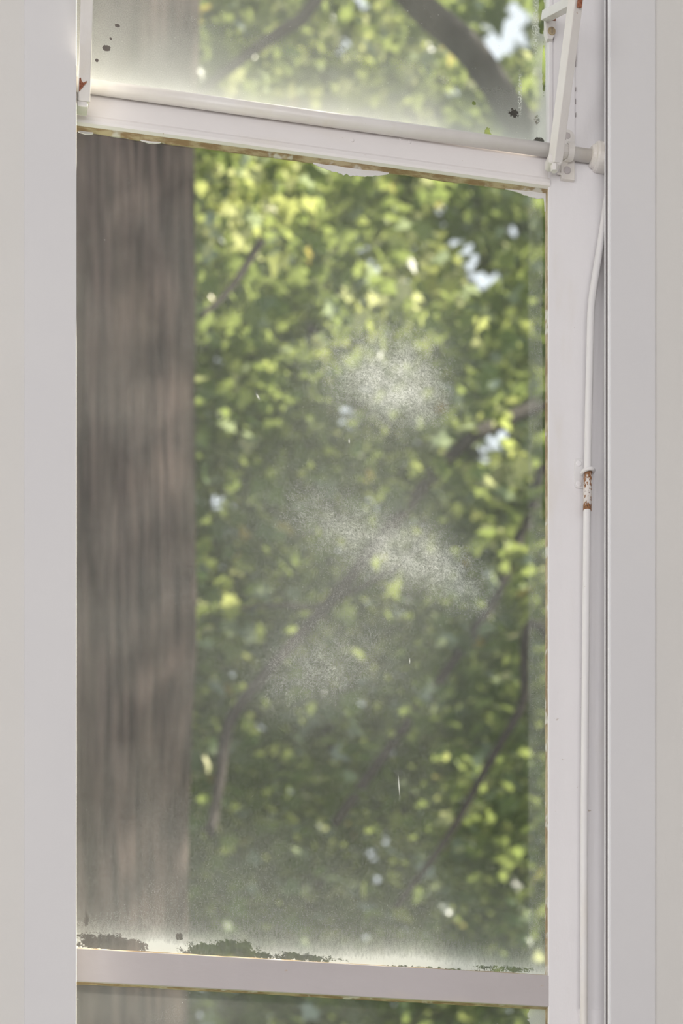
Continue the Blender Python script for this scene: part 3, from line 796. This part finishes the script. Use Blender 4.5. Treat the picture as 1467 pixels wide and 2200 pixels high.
# nearer leafy tree: trunk stands to the right of the window, limbs reach across the view
YB = 7.2
tb = W(1640, 3000, YB + .6)
near = tag(empty('leafy_tree', (tb.x, tb.y, 0)), 'leafy green tree with thin dark limbs arching across the pane', 'tree')
tx, ty = tb.x, tb.y
obj('trunk', noise_tube(bmesh.new(), [(tx + .05 * math.sin(z), ty, z) for z in np.linspace(-.1, 9.5, 60)], np.linspace(.26, .13, 60).tolist(), 40, .012, 1.5, 6, 8.0), M['branch'], near, True)
def limb(px_pts, y0, y1, r0, r1, base_z=None):
    pts = [W(x, y, y0 + (y1 - y0) * i / (len(px_pts) - 1)) for i, (x, y) in enumerate(px_pts)]
    if base_z is not None: pts = [Vector((tx, ty, base_z))] + pts
    sp = spline(pts, 8)
    obj('branch', tube(bmesh.new(), sp, np.linspace(r0, r1, len(sp)).tolist(), 10), M['branch'], near, True)
limb([(1330, 560), (1180, 350), (1100, 240), (1010, 110), (900, 10), (820, -90)], 6.6, 5.7, .085, .060, 6.2)
limb([(1330, 800), (1180, 862), (1080, 905), (1000, 950), (880, 1080), (745, 1250), (640, 1370), (560, 1460), (492, 1555), (470, 1690), (452, 1790)], 7.4, 5.7, .040, .024, 6.4)
limb([(1260, 930), (1130, 1130), (1060, 1290), (960, 1440), (880, 1550), (790, 1670), (720, 1770)], 7.4, 6.8, .034, .026, 6.2)
limb([(860, 1215), (700, 1298), (600, 1300), (520, 1308)], 6.8, 6.6, .016, .009)
limb([(650, 40), (570, 90), (490, 150), (430, 200)], 6.5, 6.3, .03, .02)
limb([(720, -60), (650, 40)], 6.5, 6.5, .035, .03)
limb([(560, 520), (490, 625), (430, 680)], 6.2, 6.0, .018, .012)
limb([(1190, 1380), (1120, 1520), (1050, 1640), (960, 1800), (850, 1950)], 6.6, 6.4, .028, .016, 4.6)
cB = np.vstack([volume(1750, -4.6, 3.6, 6.6, 10.2, 2.8, 12.4), volume(300, 2.4, 6.0, 3.2, 6.4, 5.5, 13.0)])  # second volume: unseen leaves added right of view to shade the thick trunk
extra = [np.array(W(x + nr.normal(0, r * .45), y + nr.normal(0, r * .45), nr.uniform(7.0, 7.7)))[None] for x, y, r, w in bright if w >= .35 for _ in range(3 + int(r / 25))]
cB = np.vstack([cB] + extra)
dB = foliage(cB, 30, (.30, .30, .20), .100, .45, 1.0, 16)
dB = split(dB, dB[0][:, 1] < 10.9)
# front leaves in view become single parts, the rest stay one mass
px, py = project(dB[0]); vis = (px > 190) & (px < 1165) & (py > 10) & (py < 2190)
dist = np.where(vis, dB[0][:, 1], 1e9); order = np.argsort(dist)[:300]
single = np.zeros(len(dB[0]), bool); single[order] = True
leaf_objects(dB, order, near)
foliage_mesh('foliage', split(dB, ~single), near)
# trees behind that close the view
for k, (x0, x1, lab) in enumerate(((-8.5, -.3, 'dense darker tree standing behind the leafy tree on the left'), (.3, 9.0, 'dense darker tree standing behind the leafy tree on the right'))):
    cx_ = .2 * 14 + (x0 + x1) / 2
    t = tag(empty('background_tree', (cx_, 14.2, 0)), lab, 'tree', group='trees closing the view')
    obj('trunk', noise_tube(bmesh.new(), [(cx_, 14.2, z) for z in np.linspace(-.1, 13, 40)], np.linspace(.34, .12, 40).tolist(), 28, .02, 1.2, 6, 20 + k), M['branch'], t, True)
    c_ = volume(1250, x0, x1, 11.9, 16.5, 1.5, 18.5, False)
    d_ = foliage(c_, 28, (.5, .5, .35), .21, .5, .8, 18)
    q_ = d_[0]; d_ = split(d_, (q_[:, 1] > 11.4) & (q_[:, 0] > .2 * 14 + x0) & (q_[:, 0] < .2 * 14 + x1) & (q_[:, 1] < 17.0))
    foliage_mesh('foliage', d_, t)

far = tag(empty('background_tree', (3.6, 19.5, 0)), 'farthest dark tree that fills the gaps between the nearer crowns', 'tree', group='trees closing the view')
obj('trunk', noise_tube(bmesh.new(), [(3.6, 19.5, z) for z in np.linspace(-.1, 17, 40)], np.linspace(.4, .12, 40).tolist(), 28, .02, 1.2, 6, 31), M['branch'], far, True)
c_ = volume(1100, -7.5, 8.5, 18.2, 21.5, 1.5, 22.5, False); c_[:, 0] += .9
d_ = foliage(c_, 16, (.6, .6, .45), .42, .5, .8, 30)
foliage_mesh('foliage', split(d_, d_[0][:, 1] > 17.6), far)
